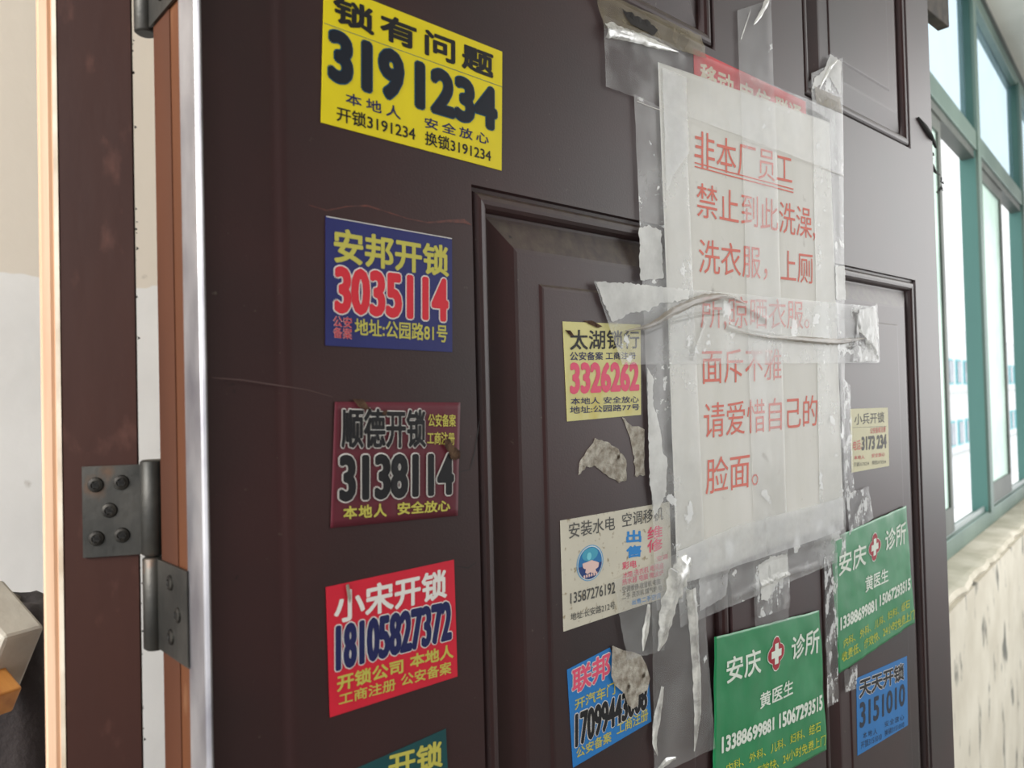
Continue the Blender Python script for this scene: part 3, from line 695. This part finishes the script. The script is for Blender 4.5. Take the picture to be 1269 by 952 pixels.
s = clinic(PX, [(883.2, 789.2), (1013, 756), (1022, 928), (881.4, 1008)], 'green clinic notice with a red cross badge, the lower and nearer of the two', [
    ('安庆', (148, 300, 425, 318, 242, 368), ZJ, WB, .02), ('诊所', (465, 195, 310, 603, 145, 270), ZJ, WB, .02), ('黄医生', (315, 475, 550, 475, 395, 475), ZJ, WB, .02),
    ('13388699881', (128, 685, 768, 385, 585, 650), ZJ, WB, .042), ('15067293515', (408, 570, 645, 622, 475, 550), ZJ, WB, .042),
    (L1, (148, 818, 862, 610, 605, 655), ZJ, GY, .0), (L2, (140, 905, 955, 632, 670, 722), ZJ, GY, .0)])
badge(s, ZJ, 392, 275, 40, 82, -.45)
# blue lower right
s = Sheet('sticker', ZJ, [(797, 400), (1045, 290), (1050, 630), (803, 780)], pap('blue_sticker', (28, 118, 190), .06),
          'plain blue sticker with dark digits, lowest on the right panel', 'sticker')
DKB = ink('dark_blue_grey', (30, 44, 64))
s.text('天天开锁', (810, 405, 500, 1030, 322, 405), BLK, .03, WHT, .03); s.text('315', (812, 520, 648, 908, 480, 600), DKB, .03); s.text('1010', (922, 478, 592, 1035, 420, 530), DKB, .03)
s.text('本地人', (828, 668, 698, 898, 640, 672), DKB, 0, space=1.4); s.text('安全放心', (935, 612, 640, 1030, 572, 602), DKB, 0, space=1.3)
s.text('开锁3151010', (818, 712, 748, 920, 665, 702), DKB, 0); s.text('换锁3151010', (935, 655, 685, 1030, 608, 640), DKB, 0)
# red telecom sticker behind the paper
s = Sheet('sticker', PX, [(859, 60), (998, 126), (1000, 178), (861, 128)], pap('faded_red_sticker', (212, 66, 72), .12),
          'faded red sticker half hidden behind the top of the white paper', 'sticker')
CW = ink('cream_white', (216, 208, 186))
s.text('移动', (40, 455, 620, 288, 562, 735), CW, .03, z=ZK); s.text('电信', (335, 590, 755, 560, 690, 860), CW, .03, z=ZK); s.text('联通', (595, 703, 860, 792, 788, 940), CW, .03, z=ZK)

# torn fibre patches left by removed stickers
def patch(z, pts, label):
    uv = [Vector(P(*z(*p))) for p in pts]; c = sum(uv, Vector((0, 0))) / len(uv)
    bm = bmesh.new(); fine = []
    for a, b in zip(uv, uv[1:] + uv[:1]):
        for k in range(4):
            p = a.lerp(b, k / 4); fine.append(p + Vector((noise.noise((p.x * 500, p.y * 500, 0)), noise.noise((p.x * 500, p.y * 500, 5)))) * .0012)
    f = bm.faces.new([bm.verts.new((p.x - c.x, 0, p.y - c.y)) for p in fine]); f.normal_update()
    if f.normal.y > 0: f.normal_flip()
    bmesh.ops.triangulate(bm, faces=[f])
    for _k in range(3):
        es = [e for e in bm.edges if e.calc_length() > .0025]
        if es: bmesh.ops.subdivide_edges(bm, edges=es, cuts=1); bmesh.ops.triangulate(bm, faces=[g for g in bm.faces if len(g.verts) > 3])
    for v in bm.verts:
        v.co.y = -.0004 - (0 if v.is_boundary else .0006 * (.5 + .5 * noise.noise((v.co.x * 400, v.co.z * 400, 3))))
    ext = bmesh.ops.extrude_edge_only(bm, edges=[e for e in bm.edges if e.is_boundary])
    for g in ext['geom']:
        if isinstance(g, bmesh.types.BMVert): g.co.y = -.00005
    l = DO + du(DAZ) * c.x
    o = from_bm('torn_paper_scrap', bm, FIB, None, (l.x, l.y, c.y), DROT); tag(o, label, 'paper scrap'); return o
patch(ZE, [(255, 705), (300, 712), (345, 745), (380, 785), (380, 868), (350, 882), (300, 852), (250, 815), (215, 818), (186, 852), (190, 800), (215, 760)], 'grey torn paper scrap stuck under the pale yellow sticker, the wider one').data.materials[0] = FIB
patch(ZE, [(365, 613), (402, 650), (455, 662), (452, 745), (455, 850), (415, 856), (414, 780), (396, 700)], 'narrow grey torn paper scrap right below the pale yellow sticker corner')

# ------------------------------------------------------------------ the white paper
PQ = [(813, 78), (1025, 152), (1043, 645), (837, 725)]
def paper_w(u, v):
    return .0005 * noise.noise((u * 45, v * 4, 7)) + .00012 * noise.noise((u * 150, v * 9, 3)) + .00022 * noise.noise((u * 40, v * 60, 5))
PAPER = mat('worn_white_paper', (228, 228, 224), .75, spec=.2, vscale=14, rgb2=(220, 220, 214), stretch=(2, 1, .4), bump=.12, bscale=120)
add_noise_layer(PAPER, (190, 188, 182), 90, .66, .78)
pn = Sheet('paper_notice', PX, PQ, PAPER, 'large white paper notice with faded salmon writing, taped in the middle of the door', 'notice', w=.0018, wf=paper_w, n=(100, 90))
SAL = ink('salmon', (224, 128, 116), .8); SAL2 = SAL
kw = dict(fine=.004, e=.00022)
pn.text('非本厂员工', (283, 152, 320, 727, 268, 405), SAL, -.004, z=ZL, **kw)
pn.line(283, 302, 733, 422, 3, SAL, z=ZL, e=.0002, n=60); pn.line(283, 319, 733, 437, 3, SAL, z=ZL, e=.0002, n=60)
pn.text('禁止到此洗澡,', (293, 390, 552, 832, 512, 655), SAL, -.002, z=ZL, **kw)
pn.text('洗衣服，上厕', (303, 645, 805, 820, 712, 855), SAL, -.002, z=ZL, **kw)
pn.text('所,晾晒衣服。', (460, 110, 250, 888, 138, 252), SAL, -.002, z=ZM, **kw)
pn.text('面斥不雅', (465, 325, 465, 778, 325, 448), SAL, -.002, z=ZM, **kw)
pn.text('请爱惜自己的', (472, 538, 678, 918, 506, 628), SAL, -.002, z=ZM, **kw)
pn.text('脸面。', (480, 755, 898, 685, 725, 862), SAL, -.002, z=ZM, **kw)

# ------------------------------------------------------------------ clear packing tape
PUV = quad_uv(PQ)
pu0, pu1 = min(p.x for p in PUV), max(p.x for p in PUV); pv0, pv1 = min(PUV[2].y, PUV[3].y), max(PUV[0].y, PUV[1].y)
def on_paper(u, v):
    d = min(u - pu0, pu1 - u, v - pv0, pv1 - v); return max(0, min(1, (d + .002) / .003))
def tape_w(k, lift=0.0):
    def f(u, v):
        a = on_paper(u, v)
        return a * (.0018 + paper_w(u, v)) + (1 - a) * (.0011 + .0003 * noise.noise((u * 90, v * 90, k))) + lift
    return f
T_DOOR = tape_mat('clear_tape', .10, .18, 30, .4, .6, patch=.7, plo=.66)
T_MILK = tape_mat('milky_tape', .15, .32, 22, .4, .62, patch=.75, plo=.60)
T_RES = tape_mat('flaking_tape', .10, .25, 60, .5, .545, patch=.66, plo=.53, stretch=(1, 1, .6))
T_CRUMP = tape_mat('crumpled_tape', .32, .78, 70, .38, .6, bump=.5, gloss=.2, rgb=(228, 229, 224))
T_DARK = tape_mat('wet_looking_tape', .05, .22, 25, .45, .6, rough=.14, bump=.12, patch=.5, plo=.68)
BT = Vector((0, 0))
def segd(p, a, b):
    ab = b - a; t = max(0, min(1, (p - a).dot(ab) / ab.length_squared)); return (p - a - ab * t).length
TS = []
def tape(corners, m, label, k, n=(60, 20), lift=0.0, ridges=(), edge=.0002, name='tape_strip', z=PX, group='strips of clear packing tape'):
    rid = [([Vector(P(*p)) for p in pts], h, wd_) for pts, h, wd_ in ridges]
    b = tape_w(k, lift)
    def wf(u, v):
        w = b(u, v); p = Vector((u, v))
        for pts, h, s_ in rid:
            d = min(segd(p, q0, q1) for q0, q1 in zip(pts, pts[1:]))
            if d < s_ * 3: w += h * math.exp(-(d / s_) ** 2)
        return w
    TS.append(None); TS[-1] = sh = Sheet(name, z, corners, m, label, 'tape', w=.0005, wf=wf, n=n, edge=edge, skirt=False)
    return sh
tape([(783, 118), (846, 148), (872, 735), (811, 757)], T_MILK, 'milky vertical tape strip over the left edge of the white paper', 1, (16, 90))
tape([(1003, 92), (1042, 72), (1046, 690), (1013, 700)], T_MILK, 'milky vertical tape strip over the right edge of the white paper', 2, (16, 90), lift=.00005,
     ridges=[([(1036, 470), (1041, 560), (1044, 620)], .0012, .0012)])
tape([(911, 14), (953, 0), (975, 768), (933, 778)], T_DOOR, 'clear vertical tape strip down the centre of the white paper', 3, (16, 90), lift=.0001,
     ridges=[([(950, 560), (942, 640), (948, 690), (955, 760)], .0016, .0008), ([(945, 90), (946, 165)], .0008, .0006)])
tape([(745, 20), (1042, 142), (1043, 218), (748, 108)], T_DARK, 'clear tape strip across the top of the white paper', 4, (70, 22), lift=.00015,
     ridges=[([(748, 34), (790, 44), (812, 52), (840, 66)], .0012, .0010)])
tape([(733, 349), (1078, 380), (1087, 450), (768, 452)], T_MILK, 'wrinkled tape strip across the middle of the white paper', 5, (220, 60), lift=.0002,
     ridges=[([(762, 412), (798, 402), (828, 384), (862, 371), (895, 370), (925, 385), (945, 397)], .0016, .0024),
             ([(896, 405), (925, 414), (975, 421), (1030, 424), (1070, 420)], .0016, .0020),
             ([(795, 412), (830, 398), (862, 390), (890, 388)], .0016, .0009), ([(852, 445), (858, 425), (868, 400)], .0018, .0007),
             ([(1056, 385), (1062, 415), (1074, 432)], .0026, .0014), ([(1048, 430), (1075, 425), (1084, 445)], .0022, .0010)])
FOLD_SHADE = tape_mat('brown_fold_shade', .30, .75, 60, .35, .6, rgb=(128, 116, 98), bump=.2, rough=.4, stretch=(.5, 1, 1.5), gloss=.08)  # shadow of the tape folds, put into the colour as brown ribbons
def streak(pts, hw, off, label=None, m=None, name='tape_wrinkle', rough=1.0):
    c = [(Vector(P(x, y)), h) for (x, y), h in zip(pts, hw)]; ctr = sum((p for p, _ in c), Vector((0, 0))) / len(c)
    def cr(a, b, c_, d, t): return .5 * ((2 * b) + (c_ - a) * t + (2 * a - 5 * b + 4 * c_ - d) * t * t + (3 * b - a - 3 * c_ + d) * t ** 3)
    fine = []; N = len(c)
    for i in range(N - 1):
        q = [c[max(0, min(N - 1, i + k))] for k in (-1, 0, 1, 2)]
        for k in range(14):
            t = k / 14; fine.append((cr(q[0][0], q[1][0], q[2][0], q[3][0], t), max(.0001, cr(q[0][1], q[1][1], q[2][1], q[3][1], t))))
    fine.append(c[-1]); v = []; f = []; NW = 8
    for i, (p, h) in enumerate(fine):
        t = (fine[min(i + 1, len(fine) - 1)][0] - fine[max(i - 1, 0)][0]).normalized(); nn = Vector((-t.y, t.x))
        hl = h * (1 + .35 * rough * noise.noise((p.x * 260, p.y * 260, 1))); hr = h * (1 + .35 * rough * noise.noise((p.x * 260, p.y * 260, 8)))
        for j in range(NW + 1):
            s_ = 1 - 2 * j / NW; q = p + nn * ((hl if s_ > 0 else hr) * s_)
            up = h * .45 * (1 - s_ * s_) + rough * min(h, .002) * .35 * noise.noise((s_ * 3.5, i * .12, ctr.x * 50)) + .0001 * noise.noise((q.x * 900, q.y * 700, 2))
            v.append((q.x - ctr.x, -(off + up), q.y - ctr.y))
        if i:
            for j in range(NW): a0 = (i - 1) * (NW + 1) + j; f.append((a0, a0 + NW + 1, a0 + NW + 2, a0 + 1))
    l = DO + du(DAZ) * ctr.x
    o = link(name, v, f, m, None, (l.x, l.y, ctr.y), DROT, smooth=True); tag(o, label, 'tape'); return o
streak([(766, 411), (798, 404), (828, 386), (862, 372), (895, 369), (918, 378)], [.0002, .0016, .0026, .0028, .0018, .0002], .0047, 'brown wrinkle with painted fold shade arching over the upper part of the middle tape', FOLD_SHADE)
streak([(902, 411), (940, 418), (985, 421), (1030, 424), (1064, 420)], [.0001, .0010, .0022, .0024, .0006], .0047, 'brown wrinkle with painted fold shade along the lower right of the middle tape', FOLD_SHADE)
tape([(834, 682), (1044, 614), (1045, 692), (840, 777)], T_MILK, 'tape strip across the bottom edge of the white paper', 6, (70, 24), lift=.00025,
     ridges=[([(905, 742), (960, 715), (1012, 700)], .0012, .0012)])
tape([(805, 735), (868, 722), (884, 926), (808, 962)], T_DOOR, 'clear vertical tape strip hanging below the left corner of the paper', 7, (20, 60), edge=.0006)
tape([(757, 718), (836, 686), (820, 805), (774, 818)], T_DOOR, 'clear tape piece over the lower right of the ivory notice', 8, (30, 40), lift=.0003, edge=.0008,
     ridges=[([(806, 770), (800, 800), (795, 830)], .0015, .0008)])
tape([(1046, 612), (1074, 603), (1080, 642), (1050, 664)], T_RES, 'small flaking tape remnant above the higher clinic notice', 9, (20, 20), edge=.0012)
tape([(1043, 470), (1051, 478), (1056, 612), (1045, 618)], T_RES, 'narrow flaking tape remnant beside the small cream sticker', 10, (8, 60), edge=.0012)
tape([(1018, 690), (1034, 684), (1036, 868), (1022, 876)], T_RES, 'flaking tape strip between the two clinic notices', 11, (10, 60), edge=.0012, lift=.0006)
tape([(933, 700), (974, 688), (976, 752), (935, 766)], T_RES, 'flaking tape remnant hanging under the centre of the paper', 12, (24, 30), edge=.001, lift=.0003)
tape([(1060, 385), (1083, 378), (1086, 448), (1052, 448)], T_RES, 'puckered tape end at the right of the middle strip', 13, (24, 30), edge=.001, lift=.0015)
tape([(1043, 832), (1060, 822), (1060, 852), (1045, 858)], T_RES, 'tiny flaking tape scrap beside the plain blue sticker', 14, (12, 12), edge=.0008)
streak([(853, 728), (856, 780), (860, 840), (861, 885), (857, 930)], [.0052, .0046, .0040, .0032, .0004], .0020, 'twisted white tape strand hanging straight below the paper', T_CRUMP, 'tape_strand', .8)
streak([(848, 690), (838, 712), (826, 745), (818, 785), (812, 806)], [.0050, .0085, .0075, .0045, .0008], .0022, 'crumpled milky tape strand left of the paper corner', T_CRUMP, 'tape_strand', 1.6)
streak([(800, 748), (797, 775), (793, 806)], [.0016, .0024, .0006], .0022, 'thin crinkled tape strand below the ivory notice', T_CRUMP, 'tape_strand', 1.5)
streak([(818, 850), (812, 885), (808, 915), (812, 935)], [.0014, .0030, .0020, .0004], .0018, 'short crumpled tape strand beside the torn blue sticker', T_CRUMP, 'tape_strand')
streak([(808, 958), (820, 945), (834, 938)], [.0010, .0022, .0008], .0018, 'curled tape scrap at the bottom below the torn blue sticker', T_CRUMP, 'tape_strand')
streak([(745, 39), (770, 44), (800, 54), (836, 66)], [.0044, .0036, .0028, .0004], .0026, 'white lifted tape fold above the top left of the paper', T_CRUMP, 'tape_fold')
streak([(1034, 76), (1026, 84), (1018, 98), (1012, 112)], [.0006, .0016, .0014, .0003], .0024, 'white crumpled tape end above the top right of the paper', T_CRUMP, 'tape_fold')
streak([(948, 2), (942, 14), (935, 26), (931, 32)], [.0022, .0022, .0012, .0003], .0020, 'white tape crease at the upper end of the centre strip', T_CRUMP, 'tape_fold')
streak([(927, 14), (921, 32), (915, 50)], [.0003, .0005, .0004], .0020, 'thin white tape crease beside the upper end of the centre strip', T_CRUMP, 'tape_fold')

T_FLAKE = tape_mat('let_go_tape_patch', .45, .78, 26, .35, .62, bump=.2, gloss=.15, rgb=(236, 238, 236))
T_HAZE = tape_mat('hazy_tape_patch', .25, .5, 26, .35, .62, bump=.1, gloss=.1, rgb=(244, 246, 248))
KHAKI = tape_mat('dirty_khaki_tape', .35, .7, 40, .35, .65, bump=.2, gloss=.15, rgb=(140, 130, 108))
def flake(s_, pts, m, e=.00035, jag=.0008):
    uv = [Vector(P(*p)) for p in pts]; fine = []
    for a, b in zip(uv, uv[1:] + uv[:1]):
        n = max(1, int((b - a).length / .0016))
        for k in range(n):
            p = a.lerp(b, k / n); fine.append(p + Vector((noise.noise((p.x * 420, p.y * 420, 0)), noise.noise((p.x * 420, p.y * 420, 5)))) * jag * 1.6)
    bm = bmesh.new(); f = bm.faces.new([bm.verts.new((p.x, 0, p.y)) for p in fine]); f.normal_update()
    if f.normal.y > 0: f.normal_flip()
    bmesh.ops.triangulate(bm, faces=[f])
    for _k in range(3):
        es = [g for g in bm.edges if g.calc_length() > .004]
        if es: bmesh.ops.subdivide_edges(bm, edges=es, cuts=1); bmesh.ops.triangulate(bm, faces=[g for g in bm.faces if len(g.verts) > 3])
    for v in bm.verts: v.co = s_.loc3(Vector((v.co.x, v.co.z)), e)
    return from_bm('milky_patch', bm, m, s_.o)
flake(TS[0], [(788, 284), (800, 280), (816, 286), (819, 346), (790, 348)], T_FLAKE)
flake(TS[0], [(799, 455), (806, 470), (806, 500), (815, 530), (818, 560), (824, 570), (822, 612), (808, 640), (802, 600), (800, 520)], T_FLAKE)
flake(TS[0], [(817, 86), (846, 98), (850, 190), (832, 215), (822, 240)], T_HAZE)
flake(TS[4], [(735, 350), (780, 352), (850, 360), (848, 372), (815, 376), (800, 386), (778, 388), (756, 400), (744, 374)], T_FLAKE)
flake(TS[4], [(1062, 384), (1083, 381), (1085, 446), (1062, 449), (1070, 430), (1060, 410)], T_FLAKE)
flake(TS[5], [(836, 683), (905, 652), (1022, 621), (1040, 616), (1041, 655), (1008, 668), (905, 702), (838, 724)], T_HAZE, jag=.0002)
flake(TS[5], [(862, 716), (900, 700), (896, 738), (864, 757)], T_HAZE)
flake(TS[5], [(936, 700), (950, 690), (972, 686), (974, 712), (958, 722), (948, 745), (940, 742)], T_FLAKE)
flake(TS[1], [(1003, 112), (1006, 98), (1018, 88), (1026, 68), (1040, 78), (1038, 120), (1034, 112), (1024, 96), (1014, 106)], T_FLAKE, e=.0006)
flake(TS[1], [(1031, 330), (1044, 330), (1045, 372), (1032, 372)], T_FLAKE)
TS[3].line(786, 127, 815, 138, .45, WHT, z=PX, e=.0003, n=6); TS[3].line(1012, 208, 1043, 219, .45, WHT, z=PX, e=.0003, n=6)
TS[3].line(846, 150, 1010, 207, .3, MATS['ink_white'], z=PX, e=.0003, n=12)
q_ = tape([(731, -14), (866, 46), (872, 74), (746, 36)], KHAKI, 'dirty khaki tape fold at the upper left above the white paper', 15, (50, 12), lift=.0004, edge=.0006, ridges=[([(735, 0), (800, 26), (868, 60)], .0014, .0018)])
flake(q_, [(765, 14), (800, 30), (812, 40), (806, 46), (778, 32)], mat('black_grime', (30, 26, 24), .8), e=.0006)
tape([(1006, 108), (1038, 122), (1041, 142), (1008, 128)], KHAKI, 'khaki lower half of the crumpled tape end above the right panel moulding', 16, (20, 12), lift=.0005, edge=.0004)
# ------------------------------------------------------------------ things in the room at the lower left
def place(px, py, r):
    d = ray(px, py); d = d / math.hypot(d.x, d.y) * r; return Vector((d.x, d.y, CZ + d.z))
def blob(name, m, loc, size, rotv, label, cat, k=0, sub=4, amp=.12, sq=.6):
    bm = bmesh.new(); bmesh.ops.create_icosphere(bm, subdivisions=sub, radius=1)
    for v in bm.verts:
        c = v.co; c = Vector((math.copysign(abs(c.x) ** sq, c.x), math.copysign(abs(c.y) ** sq, c.y), math.copysign(abs(c.z) ** sq, c.z)))
        c *= 1 + amp * noise.noise(c * 1.8 + Vector((k, 0, 0))); v.co = Vector((c.x * size[0], c.y * size[1], c.z * size[2]))
    o = from_bm(name, bm, m, None, smooth=True); o.location = loc; o.rotation_euler = rotv; tag(o, label, cat); return o
DKF = mat('dark_brown_fabric', (52, 46, 46), .9, vscale=20, rgb2=(38, 34, 36), bump=.8, bscale=250)
r_ = .52
b0 = blob('bag', DKF, place(14, 932, r_), (.026, .035, .086), (0, 0, .4), 'dark soft fabric bag slumped behind the pine casing', 'bag', 2)
blob('strap', mat('grey_brown_webbing', (112, 104, 92), .9, vscale=80, rgb2=(70, 64, 58), bump=1, bscale=300), Vector((0, 0, 0)), (.022, .008, .010), (0, .5, .2), '', '', 8, sub=3, amp=.3)
st = [o for o in COL.objects if o.name.startswith('strap')][0]
for kk in ('label', 'category'): del st[kk]
st.parent = b0; st.location = (-.010, .0, .082)
def slab(name, m, c, size, rotv, label, cat, bev=.003):
    bm = bmesh.new(); bx(bm, -size[0], size[0], -size[1], size[1], -size[2], size[2], bev=bev); bmesh.ops.recalc_face_normals(bm, faces=bm.faces)
    o = from_bm(name, bm, m); o.location = c; o.rotation_euler = rotv; tag(o, label, cat); return o
slab('foam_block', mat('grey_foam', (176, 172, 162), .85, vscale=40, rgb2=(156, 152, 142), bump=.3), place(-14, 800, .47), (.020, .010, .024), (0, rad(32), -.45), 'light grey block leaning on the dark bag', 'block', .002)
slab('wooden_batten', mat('varnished_wood', (190, 134, 66), .5, vscale=40, rgb2=(160, 104, 50), stretch=(.3, 3, 3)), place(-18, 842, .455), (.018, .006, .0075), (0, rad(32), -.45), 'short orange-brown wooden batten below the grey block', 'batten', .001)
